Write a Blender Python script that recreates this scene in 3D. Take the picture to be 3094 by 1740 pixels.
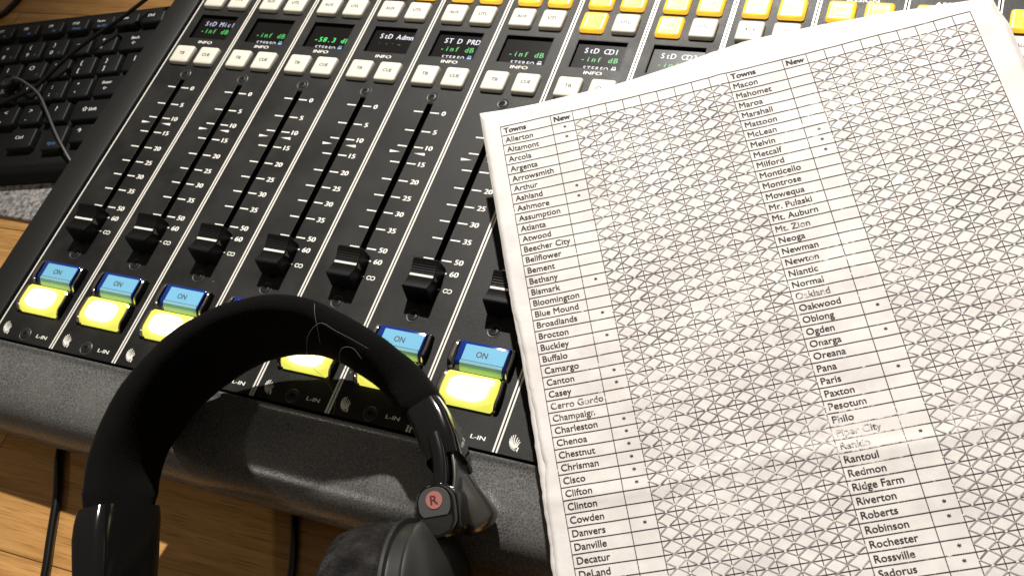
import bpy, bmesh, math, random
from mathutils import Vector, Matrix, noise

random.seed(7)
S = 0.001                     # everything below is written in millimetres
sc = bpy.context.scene
for o in list(bpy.data.objects):
    bpy.data.objects.remove(o)

# ------------------------------------------------------------------ camera
cam_d = bpy.data.cameras.new("camera")
cam = bpy.data.objects.new("camera", cam_d)
sc.collection.objects.link(cam)
Rm = Matrix(((0.91401571, -0.15263764, 0.37586837),
             (0.32147363, 0.83765491, -0.44157554),
             (-0.24744693, 0.52443875, 0.81469873)))
cam.matrix_world = Matrix.Translation(Vector((0.43887811, -0.29890559, 0.37839691))) @ \
    Matrix(((0.91401571, -0.15263764, -0.37586837 * -1, 0), (0.32147363, 0.83765491, -0.44157554, 0),
            (-0.24744693, 0.52443875, 0.81469873, 0), (0, 0, 0, 1)))
cam_d.sensor_width = 36.0
cam_d.lens = 36.422
cam_d.clip_start = 0.01
cam_d.clip_end = 50.0
cam_d.dof.use_dof = True
cam_d.dof.focus_distance = 0.425
cam_d.dof.aperture_fstop = 26.0
sc.camera = cam

# ------------------------------------------------------------------ world, lamps, exposure
w = bpy.data.worlds.new("World")
sc.world = w
w.use_nodes = True
w.node_tree.nodes["Background"].inputs[0].default_value = (1.0, 0.86, 0.70, 1)
w.node_tree.nodes["Background"].inputs[1].default_value = 0.11


def look(o, target):
    d = Vector(target) - o.location
    o.rotation_euler = d.to_track_quat('-Z', 'Y').to_euler()


sp = bpy.data.lights.new("ceiling_spot", 'SPOT')
sp.energy = 230
sp.color = (1.0, 0.955, 0.89)
sp.spot_size = math.radians(37)
sp.spot_blend = 0.9
sp.shadow_soft_size = 0.022
spo = bpy.data.objects.new("ceiling_spot", sp)
sc.collection.objects.link(spo)
spo.location = (0.05, 1.12, 1.32)
look(spo, (0.34, -0.06, 0.0))

ar = bpy.data.lights.new("room_lamp", 'AREA')
ar.energy = 1.3
ar.color = (1.0, 0.93, 0.82)
ar.shape = 'DISK'
ar.size = 0.05
aro = bpy.data.objects.new("room_lamp", ar)
sc.collection.objects.link(aro)
aro.location = (-0.55, -0.95, 0.90)
look(aro, (0.2, -0.2, 0.0))

sc.view_settings.view_transform = 'Standard'
sc.view_settings.look = 'None'
sc.view_settings.gamma = 1.0
sc.view_settings.exposure = 0.0
sc.view_settings.use_curve_mapping = False
sc.render.engine = 'CYCLES'
sc.cycles.max_bounces = 6
sc.cycles.use_denoising = True


# ------------------------------------------------------------------ materials
def new_mat(name):
    m = bpy.data.materials.new(name)
    m.use_nodes = True
    nt = m.node_tree
    return m, nt, nt.nodes["Principled BSDF"]


def N(nt, typ, **kw):
    n = nt.nodes.new(typ)
    for k, v in kw.items():
        if k in n.inputs:
            n.inputs[k].default_value = v
        else:
            setattr(n, k, v)
    return n


def simple(name, col, rough=0.5, metal=0.0, spec=0.5, coat=0.0, bump=0.0, bscale=2000.0, emis=None, estr=0.0, sheen=0.0):
    m, nt, p = new_mat(name)
    p.inputs["Base Color"].default_value = (*col, 1)
    p.inputs["Roughness"].default_value = rough
    p.inputs["Metallic"].default_value = metal
    p.inputs["Specular IOR Level"].default_value = spec
    p.inputs["Coat Weight"].default_value = coat
    p.inputs["Coat Roughness"].default_value = 0.08
    p.inputs["Sheen Weight"].default_value = sheen
    if emis:
        p.inputs["Emission Color"].default_value = (*emis, 1)
        p.inputs["Emission Strength"].default_value = estr
    if bump:
        tc = N(nt, "ShaderNodeTexCoord")
        nz = N(nt, "ShaderNodeTexNoise", Scale=bscale, Detail=3.0)
        b = N(nt, "ShaderNodeBump", Strength=bump, Distance=0.0002)
        nt.links.new(tc.outputs["Object"], nz.inputs["Vector"])
        nt.links.new(nz.outputs["Fac"], b.inputs["Height"])
        nt.links.new(b.outputs["Normal"], p.inputs["Normal"])
    return m


def mix_color(nt, fac, a, b):
    mx = nt.nodes.new("ShaderNodeMix")
    mx.data_type = 'RGBA'
    for sock, val in ((6, a), (7, b)):
        if isinstance(val, tuple):
            mx.inputs[sock].default_value = (*val, 1)
        else:
            nt.links.new(val, mx.inputs[sock])
    if isinstance(fac, float):
        mx.inputs[0].default_value = fac
    else:
        nt.links.new(fac, mx.inputs[0])
    return mx.outputs[2]


def ramp(nt, src, stops):
    r = nt.nodes.new("ShaderNodeValToRGB")
    e = r.color_ramp.elements
    while len(e) < len(stops):
        e.new(0.5)
    for el, (pos, c) in zip(e, stops):
        el.position = pos
        el.color = (c, c, c, 1) if isinstance(c, (int, float)) else (*c, 1)
    nt.links.new(src, r.inputs[0])
    return r.outputs[0]


def panel_material():
    m, nt, p = new_mat("panel_paint")
    tc = N(nt, "ShaderNodeTexCoord")
    geo = N(nt, "ShaderNodeNewGeometry")
    # dust specks and finger-wiped patches that belong to the panel
    vo = N(nt, "ShaderNodeTexVoronoi", Scale=110.0, Randomness=1.0)
    nt.links.new(geo.outputs["Position"], vo.inputs["Vector"])
    speck = ramp(nt, vo.outputs["Distance"], [(0.0, 1.0), (0.028, 0.75), (0.045, 0.0)])
    gate = N(nt, "ShaderNodeTexWhiteNoise")
    nt.links.new(vo.outputs["Color"], gate.inputs["Vector"])
    g2 = ramp(nt, gate.outputs["Value"], [(0.84, 0.0), (0.86, 1.0)])
    mul = N(nt, "ShaderNodeMath", operation='MULTIPLY')
    nt.links.new(speck, mul.inputs[0])
    nt.links.new(g2, mul.inputs[1])
    n1 = N(nt, "ShaderNodeTexNoise", Scale=28.0, Detail=5.0, Roughness=0.65)
    nt.links.new(geo.outputs["Position"], n1.inputs["Vector"])
    dust = ramp(nt, n1.outputs["Fac"], [(0.42, (0.0110, 0.0108, 0.0102)), (0.74, (0.0235, 0.0225, 0.020))])
    col = mix_color(nt, mul.outputs[0], dust, (0.33, 0.31, 0.27))
    nt.links.new(col, p.inputs["Base Color"])
    n2 = N(nt, "ShaderNodeTexNoise", Scale=2600.0, Detail=2.0)
    nt.links.new(geo.outputs["Position"], n2.inputs["Vector"])
    b = N(nt, "ShaderNodeBump", Strength=0.5, Distance=0.0002)
    nt.links.new(n2.outputs["Fac"], b.inputs["Height"])
    nt.links.new(b.outputs["Normal"], p.inputs["Normal"])
    rr = ramp(nt, n1.outputs["Fac"], [(0.35, 0.40), (0.7, 0.55)])
    nt.links.new(rr, p.inputs["Roughness"])
    p.inputs["Specular IOR Level"].default_value = 0.27
    return m


def leather_material():
    m, nt, p = new_mat("grained_vinyl")
    geo = N(nt, "ShaderNodeNewGeometry")
    vo = N(nt, "ShaderNodeTexVoronoi", Scale=760.0, feature='DISTANCE_TO_EDGE')
    wn = N(nt, "ShaderNodeTexNoise", Scale=420.0, Detail=2.0)
    nt.links.new(geo.outputs["Position"], wn.inputs["Vector"])
    add = N(nt, "ShaderNodeVectorMath", operation='MULTIPLY_ADD')
    add.inputs[1].default_value = (0.003, 0.003, 0.003)
    nt.links.new(wn.outputs["Color"], add.inputs[0])
    nt.links.new(geo.outputs["Position"], add.inputs[2])
    nt.links.new(add.outputs[0], vo.inputs["Vector"])
    crease = ramp(nt, vo.outputs["Distance"], [(0.0, 0.0), (0.16, 1.0)])
    n1 = N(nt, "ShaderNodeTexNoise", Scale=55.0, Detail=4.0)
    nt.links.new(geo.outputs["Position"], n1.inputs["Vector"])
    base = ramp(nt, n1.outputs["Fac"], [(0.35, (0.078, 0.079, 0.081)), (0.7, (0.112, 0.110, 0.106))])
    col = mix_color(nt, crease, (0.19, 0.186, 0.176), base)
    nt.links.new(col, p.inputs["Base Color"])
    b = N(nt, "ShaderNodeBump", Strength=0.22, Distance=0.0002)
    nt.links.new(vo.outputs["Distance"], b.inputs["Height"])
    n3 = N(nt, "ShaderNodeTexNoise", Scale=900.0, Detail=3.0)
    nt.links.new(geo.outputs["Position"], n3.inputs["Vector"])
    b2 = N(nt, "ShaderNodeBump", Strength=0.22, Distance=0.0002)
    nt.links.new(n3.outputs["Fac"], b2.inputs["Height"])
    nt.links.new(b.outputs["Normal"], b2.inputs["Normal"])
    nt.links.new(b2.outputs["Normal"], p.inputs["Normal"])
    p.inputs["Roughness"].default_value = 0.24
    p.inputs["Specular IOR Level"].default_value = 0.55
    return m


def wood_material():
    m, nt, p = new_mat("butcher_block_wood")
    geo = N(nt, "ShaderNodeNewGeometry")
    mp = N(nt, "ShaderNodeMapping")
    mp.inputs["Rotation"].default_value = (0, 0, math.radians(-1.5))
    nt.links.new(geo.outputs["Position"], mp.inputs["Vector"])
    br = N(nt, "ShaderNodeTexBrick")
    br.offset = 0.37
    br.inputs["Scale"].default_value = 1.0
    br.inputs["Brick Width"].default_value = 0.52
    br.inputs["Row Height"].default_value = 0.088
    br.inputs["Mortar Size"].default_value = 0.00035
    br.inputs["Mortar Smooth"].default_value = 0.2
    br.inputs["Color1"].default_value = (0.0, 0.0, 0.0, 1)
    br.inputs["Color2"].default_value = (1.0, 1.0, 1.0, 1)
    br.inputs["Mortar"].default_value = (0.3, 0.3, 0.3, 1)
    nt.links.new(mp.outputs[0], br.inputs["Vector"])
    sh = N(nt, "ShaderNodeVectorMath", operation='MULTIPLY_ADD')
    sh.inputs[1].default_value = (3.0, 5.0, 0.0)
    nt.links.new(br.outputs["Color"], sh.inputs[0])
    nt.links.new(mp.outputs[0], sh.inputs[2])
    m2 = N(nt, "ShaderNodeMapping")
    m2.inputs["Scale"].default_value = (9.0, 190.0, 1.0)
    nt.links.new(sh.outputs[0], m2.inputs["Vector"])
    g1 = N(nt, "ShaderNodeTexNoise", Scale=1.0, Detail=7.0, Roughness=0.62, Distortion=0.5)
    nt.links.new(m2.outputs[0], g1.inputs["Vector"])
    m3 = N(nt, "ShaderNodeMapping")
    m3.inputs["Scale"].default_value = (45.0, 1500.0, 1.0)
    nt.links.new(sh.outputs[0], m3.inputs["Vector"])
    g2 = N(nt, "ShaderNodeTexNoise", Scale=1.0, Detail=3.0)
    nt.links.new(m3.outputs[0], g2.inputs["Vector"])
    c1 = ramp(nt, g1.outputs["Fac"], [(0.28, (0.37, 0.185, 0.058)), (0.5, (0.54, 0.295, 0.10)), (0.72, (0.66, 0.39, 0.155))])
    pore = ramp(nt, g2.outputs["Fac"], [(0.32, 0.58), (0.46, 1.0)])
    mulc = N(nt, "ShaderNodeMix")
    mulc.data_type = 'RGBA'
    mulc.blend_type = 'MULTIPLY'
    mulc.inputs[0].default_value = 1.0
    nt.links.new(c1, mulc.inputs[6])
    nt.links.new(pore, mulc.inputs[7])
    tint = ramp(nt, br.outputs["Color"], [(0.0, (0.88, 0.84, 0.78)), (1.0, (1.08, 1.05, 1.0))])
    mul2 = N(nt, "ShaderNodeMix")
    mul2.data_type = 'RGBA'
    mul2.blend_type = 'MULTIPLY'
    mul2.inputs[0].default_value = 1.0
    nt.links.new(mulc.outputs[2], mul2.inputs[6])
    nt.links.new(tint, mul2.inputs[7])
    col = mix_color(nt, br.outputs["Fac"], mul2.outputs[2], (0.10, 0.045, 0.015))
    nt.links.new(col, p.inputs["Base Color"])
    p.inputs["Roughness"].default_value = 0.38
    p.inputs["Specular IOR Level"].default_value = 0.35
    b = N(nt, "ShaderNodeBump", Strength=0.15, Distance=0.0003)
    nt.links.new(g2.outputs["Fac"], b.inputs["Height"])
    nt.links.new(b.outputs["Normal"], p.inputs["Normal"])
    return m


def speckle_material():
    m, nt, p = new_mat("speckled_mat")
    geo = N(nt, "ShaderNodeNewGeometry")
    n1 = N(nt, "ShaderNodeTexNoise", Scale=330.0, Detail=4.0, Roughness=0.7)
    nt.links.new(geo.outputs["Position"], n1.inputs["Vector"])
    c = ramp(nt, n1.outputs["Fac"], [(0.36, (0.055, 0.052, 0.053)), (0.47, (0.24, 0.23, 0.225)), (0.62, (0.46, 0.44, 0.43))])
    nt.links.new(c, p.inputs["Base Color"])
    p.inputs["Roughness"].default_value = 0.7
    return m


def worn_velour():
    m, nt, p = new_mat("worn_velour")
    geo = N(nt, "ShaderNodeNewGeometry")
    n1 = N(nt, "ShaderNodeTexNoise", Scale=90.0, Detail=6.0, Roughness=0.7)
    nt.links.new(geo.outputs["Position"], n1.inputs["Vector"])
    c = ramp(nt, n1.outputs["Fac"], [(0.38, (0.009, 0.0088, 0.0085)), (0.58, (0.026, 0.024, 0.023)), (0.75, (0.060, 0.052, 0.050))])
    nt.links.new(c, p.inputs["Base Color"])
    n2 = N(nt, "ShaderNodeTexNoise", Scale=900.0, Detail=4.0)
    nt.links.new(geo.outputs["Position"], n2.inputs["Vector"])
    b = N(nt, "ShaderNodeBump", Strength=1.0, Distance=0.0006)
    nt.links.new(n2.outputs["Fac"], b.inputs["Height"])
    nt.links.new(b.outputs["Normal"], p.inputs["Normal"])
    p.inputs["Roughness"].default_value = 0.95
    p.inputs["Specular IOR Level"].default_value = 0.05
    return m


PAPER = (0.775, 0.735, 0.715)


def paper_material():
    m, nt, p = new_mat("worn_paper")
    geo = N(nt, "ShaderNodeNewGeometry")
    n1 = N(nt, "ShaderNodeTexNoise", Scale=24.0, Detail=6.0, Roughness=0.7)
    nt.links.new(geo.outputs["Position"], n1.inputs["Vector"])
    smudge = ramp(nt, n1.outputs["Fac"], [(0.50, 0.0), (0.66, 0.55)])
    n2 = N(nt, "ShaderNodeTexNoise", Scale=140.0, Detail=5.0, Roughness=0.6)
    nt.links.new(geo.outputs["Position"], n2.inputs["Vector"])
    base = ramp(nt, n2.outputs["Fac"], [(0.3, (0.73, 0.685, 0.66)), (0.65, (0.80, 0.765, 0.74))])
    col = mix_color(nt, smudge, base, (0.60, 0.555, 0.565))
    nt.links.new(col, p.inputs["Base Color"])
    p.inputs["Roughness"].default_value = 0.62
    b = N(nt, "ShaderNodeBump", Strength=0.35, Distance=0.0004)
    nt.links.new(n2.outputs["Fac"], b.inputs["Height"])
    nt.links.new(b.outputs["Normal"], p.inputs["Normal"])
    return m


def ink_material(name, ink, scale, lo, hi, ink2=None):
    """Ink or pencil that has rubbed off the sheet in patches."""
    m, nt, p = new_mat(name)
    geo = N(nt, "ShaderNodeNewGeometry")
    n1 = N(nt, "ShaderNodeTexNoise", Scale=scale, Detail=4.0, Roughness=0.75)
    nt.links.new(geo.outputs["Position"], n1.inputs["Vector"])
    n2 = N(nt, "ShaderNodeTexNoise", Scale=22.0, Detail=3.0)
    nt.links.new(geo.outputs["Position"], n2.inputs["Vector"])
    ad = N(nt, "ShaderNodeMath", operation='MULTIPLY_ADD')
    ad.inputs[1].default_value = 0.55
    nt.links.new(n2.outputs["Fac"], ad.inputs[0])
    nt.links.new(n1.outputs["Fac"], ad.inputs[2])
    f = ramp(nt, ad.outputs[0], [(lo, 0.0), (hi, 1.0)])
    col = mix_color(nt, f, ink, PAPER)
    nt.links.new(col, p.inputs["Base Color"])
    p.inputs["Roughness"].default_value = 0.7
    return m


def lit_material(name, center, edge, half, zscale=0.0, rough=0.35):
    """A lamp-lit translucent cap: brightest over its lamp, deeper coloured towards the rim."""
    m, nt, p = new_mat(name)
    tc = N(nt, "ShaderNodeTexCoord")
    ab = N(nt, "ShaderNodeVectorMath", operation='ABSOLUTE')
    nt.links.new(tc.outputs["Object"], ab.inputs[0])
    dv = N(nt, "ShaderNodeVectorMath", operation='DIVIDE')
    dv.inputs[1].default_value = (half[0] * S, half[1] * S, 1.0)
    nt.links.new(ab.outputs[0], dv.inputs[0])
    pw = N(nt, "ShaderNodeSeparateXYZ")
    nt.links.new(dv.outputs[0], pw.inputs[0])
    px = N(nt, "ShaderNodeMath", operation='POWER')
    px.inputs[1].default_value = 3.0
    py = N(nt, "ShaderNodeMath", operation='POWER')
    py.inputs[1].default_value = 3.0
    nt.links.new(pw.outputs[0], px.inputs[0])
    nt.links.new(pw.outputs[1], py.inputs[0])
    ad = N(nt, "ShaderNodeMath", operation='ADD')
    nt.links.new(px.outputs[0], ad.inputs[0])
    nt.links.new(py.outputs[0], ad.inputs[1])
    r = nt.nodes.new("ShaderNodeValToRGB")
    e = r.color_ramp.elements
    st = center + edge
    while len(e) < len(st):
        e.new(0.5)
    for el, (pos, c) in zip(e, st):
        el.position = pos
        el.color = (*c, 1)
    nt.links.new(ad.outputs[0], r.inputs[0])
    nt.links.new(r.outputs[0], p.inputs["Emission Color"])
    p.inputs["Emission Strength"].default_value = 1.0
    p.inputs["Base Color"].default_value = (0.35, 0.28, 0.03, 1)
    p.inputs["Roughness"].default_value = rough
    return m


M = {}
M["panel"] = panel_material()
M["leather"] = leather_material()
M["wood"] = wood_material()
M["mat"] = speckle_material()
M["paper"] = paper_material()
M["ink"] = ink_material("printed_ink", (0.016, 0.015, 0.02), 420.0, 0.90, 0.97)
M["inktext"] = ink_material("printed_lettering", (0.016, 0.015, 0.017), 420.0, 0.93, 1.02)
M["ink_worn"] = ink_material("faded_ink", (0.05, 0.045, 0.045), 420.0, 0.78, 0.94)
M["dab"] = simple("rubbed_paper", (0.80, 0.77, 0.735), 0.65)
M["pencil"] = ink_material("pencil_line", (0.31, 0.288, 0.285), 260.0, 0.76, 1.06)
M["pencil_dark"] = ink_material("pencil_line_heavy", (0.17, 0.155, 0.16), 260.0, 0.80, 1.06)
M["print"] = simple("white_print", (0.92, 0.90, 0.84), 0.5)
M["rail"] = simple("aluminium_edge", (0.93, 0.90, 0.83), 0.34, 0.1)
M["black"] = simple("black_gap", (0.003, 0.003, 0.003), 0.7, spec=0.2)
M["slotedge"] = simple("slot_edge", (0.38, 0.37, 0.34), 0.35, 0.2)  # light grey colour stands in for the highlight along the bevel
M["frame"] = simple("side_paint", (0.0135, 0.014, 0.0133), 0.55, spec=0.3, bump=0.35, bscale=1800)
M["button"] = simple("ivory_button", (0.77, 0.735, 0.63), 0.38, coat=0.15)
M["legend"] = simple("button_legend", (0.06, 0.06, 0.06), 0.6)
M["amber"] = lit_material("amber_lit_button", [(0.0, (1.0, 0.86, 0.03)), (0.55, (1.0, 0.82, 0.02))],
                          [(0.85, (1.0, 0.66, 0.02)), (1.2, (1.0, 0.50, 0.05))], (6.6, 6.6))
M["amber_legend"] = simple("amber_legend", (0.5, 0.25, 0.02), 0.5, emis=(0.9, 0.42, 0.02), estr=0.8)
M["offlit"] = lit_material("yellow_lit_cap", [(0.0, (2.6, 2.55, 2.1)), (0.24, (2.1, 2.05, 1.3))],
                           [(0.52, (1.08, 1.05, 0.20)), (1.3, (0.86, 0.84, 0.12))], (12.8, 7.4), rough=0.2)
M["off_legend"] = simple("off_legend", (0.4, 0.4, 0.1), 0.5, emis=(1.0, 0.90, 0.22), estr=0.8)
M["bluebody"] = simple("blue_cap_body", (0.006, 0.03, 0.22), 0.12, coat=0.6)
M["bluetop"] = simple("blue_cap_face", (0.20, 0.52, 0.75), 0.28, coat=0.3)
M["bluefront"] = simple("cyan_cap_front", (0.34, 0.68, 0.82), 0.15, coat=0.5)  # base colour lightened to carry the glow on the cap's front
M["chrome"] = simple("chrome_clip", (0.72, 0.69, 0.62), 0.16, 1.0)
M["knob"] = simple("knob_plastic", (0.0032, 0.0032, 0.0032), 0.42, spec=0.22, bump=0.25, bscale=1500)
M["knobline"] = simple("knob_line", (0.85, 0.83, 0.78), 0.45)
M["knobtri"] = simple("knob_pointer", (0.30, 0.29, 0.28), 0.5)
M["screen"] = simple("display_glass", (0.009, 0.0075, 0.007), 0.3, spec=0.12)
M["tx_white"] = simple("display_white", (0, 0, 0), 0.5, emis=(0.85, 0.88, 0.95), estr=1.15)
M["tx_violet"] = simple("display_violet", (0, 0, 0), 0.5, emis=(0.60, 0.62, 0.86), estr=1.0)
M["tx_green"] = simple("display_green", (0, 0, 0), 0.5, emis=(0.07, 0.62, 0.13), estr=1.0)
M["tx_greenb"] = simple("display_bright_green", (0, 0, 0), 0.5, emis=(0.08, 1.0, 0.22), estr=1.1)
M["tx_dim"] = simple("display_dim_green", (0, 0, 0), 0.5, emis=(0.03, 0.22, 0.05), estr=0.7)
M["tx_blue"] = simple("display_blue", (0, 0, 0), 0.5, emis=(0.35, 0.62, 1.0), estr=1.0)
M["ringwear"] = simple("worn_ring", (0.055, 0.054, 0.05), 0.4)
M["screw"] = simple("black_screw", (0.02, 0.02, 0.019), 0.45, 0.3)
M["velour"] = simple("black_velour", (0.0046, 0.0045, 0.0044), 0.95, spec=0.05, bump=0.9, bscale=1100, sheen=0.02)
M["velour_grey"] = worn_velour()
M["fuzz_grey"] = simple("worn_fuzz", (0.035, 0.033, 0.031), 0.9, spec=0.05)
M["fuzz"] = simple("velour_fuzz", (0.020, 0.019, 0.018), 0.9, spec=0.05)
M["gloss"] = simple("gloss_black_plastic", (0.006, 0.006, 0.006), 0.14, coat=0.4)
M["satin"] = simple("satin_black_plastic", (0.022, 0.023, 0.022), 0.36)
M["greyplate"] = simple("grey_plate", (0.085, 0.09, 0.087), 0.36, bump=0.3, bscale=2500)
M["red"] = simple("red_disc", (0.50, 0.185, 0.17), 0.65, bump=0.3, bscale=1500)
M["redletter"] = simple("letter_r", (0.11, 0.028, 0.028), 0.6)
M["steel"] = simple("dull_steel", (0.26, 0.255, 0.24), 0.22, 0.9)
M["kbody"] = simple("keyboard_body", (0.0035, 0.004, 0.0042), 0.5, spec=0.25, bump=0.2)
M["key"] = simple("keycap", (0.0065, 0.0075, 0.0078), 0.5, spec=0.3, bump=0.3, bscale=1800)
M["keyprint"] = simple("key_print", (0.80, 0.80, 0.77), 0.6)
M["keyblue"] = simple("key_blue_print", (0.07, 0.16, 0.34), 0.5)
M["cable"] = simple("black_cable", (0.006, 0.006, 0.006), 0.2, coat=0.3)
M["cablegrey"] = simple("grey_cable", (0.085, 0.086, 0.082), 0.4)
M["hair"] = simple("pale_hair", (0.24, 0.215, 0.17), 0.5)


# ------------------------------------------------------------------ mesh helpers
class MB:
    def __init__(self):
        self.v, self.f, self.m, self.mats = [], [], [], []

    def mi(self, mat):
        if mat not in self.mats:
            self.mats.append(mat)
        return self.mats.index(mat)

    def add(self, verts, faces, mat):
        o = len(self.v)
        self.v += [tuple(p) for p in verts]
        k = self.mi(mat)
        for f in faces:
            self.f.append(tuple(i + o for i in f))
            self.m.append(k)

    def box(self, x0, x1, y0, y1, z0, z1, mat, bottom=True):
        v = [(x0, y0, z0), (x1, y0, z0), (x1, y1, z0), (x0, y1, z0), (x0, y0, z1), (x1, y0, z1), (x1, y1, z1), (x0, y1, z1)]
        f = [(4, 5, 6, 7), (0, 1, 5, 4), (1, 2, 6, 5), (2, 3, 7, 6), (3, 0, 4, 7)]
        if bottom:
            f.append((3, 2, 1, 0))
        self.add(v, f, mat)

    def quad(self, a, b, c, d, mat):
        self.add([a, b, c, d], [(0, 1, 2, 3)], mat)

    def rect(self, x0, x1, y0, y1, z, mat):
        self.quad((x0, y0, z), (x1, y0, z), (x1, y1, z), (x0, y1, z), mat)

    def loops(self, loops, mat, cap0=True, cap1=True, closed=True):
        """Skin a stack of vertex loops of equal length."""
        n = len(loops[0])
        v = [p for l in loops for p in l]
        f = []
        for i in range(len(loops) - 1):
            for j in range(n if closed else n - 1):
                a, b = i * n + j, i * n + (j + 1) % n
                f.append((a, b, b + n, a + n))
        if cap0:
            f.append(tuple(reversed(range(n))))
        if cap1:
            f.append(tuple(range((len(loops) - 1) * n, len(loops) * n)))
        self.add(v, f, mat)

    def extrude_x(self, prof, x0, x1, mat, chamfer=0.0):
        """Profile of (y, z) points swept along x."""
        if chamfer:
            cy = sum(p[0] for p in prof) / len(prof)
            cz = sum(p[1] for p in prof) / len(prof)
            small = []
            for y, z in prof:
                d = math.hypot(y - cy, z - cz) or 1
                small.append((y - (y - cy) / d * chamfer, z - (z - cz) / d * chamfer))
            L = [[(x0, y, z) for y, z in small], [(x0 + chamfer, y, z) for y, z in prof],
                 [(x1 - chamfer, y, z) for y, z in prof], [(x1, y, z) for y, z in small]]
        else:
            L = [[(x0, y, z) for y, z in prof], [(x1, y, z) for y, z in prof]]
        self.loops(L, mat)

    def tube(self, pts, r, mat, n=10, flat=1.0):
        pts = [Vector(p) for p in pts]
        L = []
        up = Vector((0, 0, 1))
        for i, p in enumerate(pts):
            d = (pts[min(i + 1, len(pts) - 1)] - pts[max(i - 1, 0)]).normalized()
            s = d.cross(up)
            if s.length < 1e-3:
                s = d.cross(Vector((0, 1, 0)))
            s.normalize()
            u = s.cross(d)
            rr = r[i] if isinstance(r, (list, tuple)) else r
            L.append([tuple(p + s * math.cos(t) * rr + u * math.sin(t) * rr * flat) for t in
                      [2 * math.pi * k / n for k in range(n)]])
        self.loops(L, mat)

    def disc(self, cx, cy, z, r, mat, n=24, r0=0.0):
        o = [(cx + r * math.cos(2 * math.pi * k / n), cy + r * math.sin(2 * math.pi * k / n), z) for k in range(n)]
        if r0:
            i = [(cx + r0 * math.cos(2 * math.pi * k / n), cy + r0 * math.sin(2 * math.pi * k / n), z) for k in range(n)]
            self.loops([o, i], mat, False, False)
        else:
            self.add(o, [tuple(range(n))], mat)

    def build(self, name, parent=None, smooth=False, loc=None, link=True):
        me = bpy.data.meshes.new(name)
        me.from_pydata([(x * S, y * S, z * S) for x, y, z in self.v], [], self.f)
        for m in self.mats:
            me.materials.append(m)
        me.polygons.foreach_set("material_index", self.m)
        if smooth:
            me.polygons.foreach_set("use_smooth", [True] * len(self.f))
        me.update()
        if not link:
            return me
        return place(name, me, parent, loc)


def place(name, me, parent=None, loc=None):
    o = bpy.data.objects.new(name, me)
    sc.collection.objects.link(o)
    if parent:
        o.parent = parent
    if loc:
        o.location = [c * S for c in loc]
    return o


def smooth_by_angle(me, deg=35):
    me.polygons.foreach_set("use_smooth", [True] * len(me.polygons))
    bm = bmesh.new()
    bm.from_mesh(me)
    lim = math.radians(deg)
    for e in bm.edges:
        if len(e.link_faces) == 2 and e.calc_face_angle(0) > lim:
            e.smooth = False
    bm.to_mesh(me)
    bm.free()


def tag(o, label, cat, group=None, kind=None):
    if label:
        o["label"] = label
    if cat:
        o["category"] = cat
    if group:
        o["group"] = group
    if kind:
        o["kind"] = kind
    return o


def empty(name, loc=(0, 0, 0)):
    o = bpy.data.objects.new(name, None)
    sc.collection.objects.link(o)
    o.location = [c * S for c in loc]
    o.empty_display_size = 0.01
    return o


_tx = {}


def text_geo(s, bold=0.0):
    """Flat outline of a word at size 1: verts, faces, (xmin, xmax)."""
    k = (s, bold)
    if k in _tx:
        return _tx[k]
    cu = bpy.data.curves.new("lettering", 'FONT')
    cu.body = s
    cu.size = 1.0
    cu.resolution_u = 3
    cu.offset = bold
    o = bpy.data.objects.new("lettering", cu)
    me = o.to_mesh()
    v = [tuple(p.co) for p in me.vertices]
    f = [tuple(p.vertices) for p in me.polygons]
    o.to_mesh_clear()
    bpy.data.objects.remove(o)
    bpy.data.curves.remove(cu)
    xs = [p[0] for p in v] or [0]
    _tx[k] = (v, f, min(xs), max(xs))
    return _tx[k]


CAP = max(p[1] for p in text_geo("H")[0])


def put_text(mb, s, x, y, z, h, mat, width=None, align='L', bold=0.0, xf=None, sx=1.0):
    """Lettering with cap height h; width fixes the overall width; xf maps (x, y, z)."""
    v, f, a, b = text_geo(s)
    if not v:
        return
    k = h / CAP
    kx = width / (b - a) if width else k * sx
    ox = {'L': -a, 'C': -(a + b) / 2, 'R': -b}[align]
    passes = [(0, 0, 0)]
    if bold > 0:                       # heavier letters: a second impression set slightly aside
        passes = [(-bold, 0, 0), (bold, bold * 0.6, 0.012)]
    for bx_, by_, bz_ in passes:
        pts = [(x + (p[0] + ox + bx_) * kx, y + (p[1] + by_) * k, z + bz_) for p in v]
        if xf:
            pts = [xf(*p) for p in pts]
        mb.add(pts, f, mat)


def put_mono(mb, s, x, y, z, h, pitch, mat, sx=1.0):
    for i, ch in enumerate(s):
        if ch != ' ':
            put_text(mb, ch, x + pitch * (i + 0.5), y, z, h, mat, align='C', sx=sx * 0.9, bold=0.02)


def rrect(x0, x1, y0, y1, r, z, n=4):
    out = []
    for cx, cy, a0 in ((x1 - r, y0 + r, -90), (x1 - r, y1 - r, 0), (x0 + r, y1 - r, 90), (x0 + r, y0 + r, 180)):
        for k in range(n + 1):
            a = math.radians(a0 + 90 * k / n)
            out.append((cx + r * math.cos(a), cy + r * math.sin(a), z))
    return out


def cushion(mb, x0, x1, y0, y1, steps, r, mat, n=4):
    """Rounded-rectangle pad: steps of (inset, z)."""
    L = []
    for ins, z in steps:
        rr = max(r - ins * 0.6, 0.25)
        L.append(rrect(x0 + ins, x1 - ins, y0 + ins, y1 - ins, rr, z, n))
    mb.loops(L, mat, cap0=False)


# ------------------------------------------------------------------ desk
mb = MB()
mb.box(-420, 720, -420, 420, -72, -38, M["wood"])
desk = mb.build("desk")
tag(desk, "light brown wooden butcher block desk under the console and keyboard", "desk")

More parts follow.
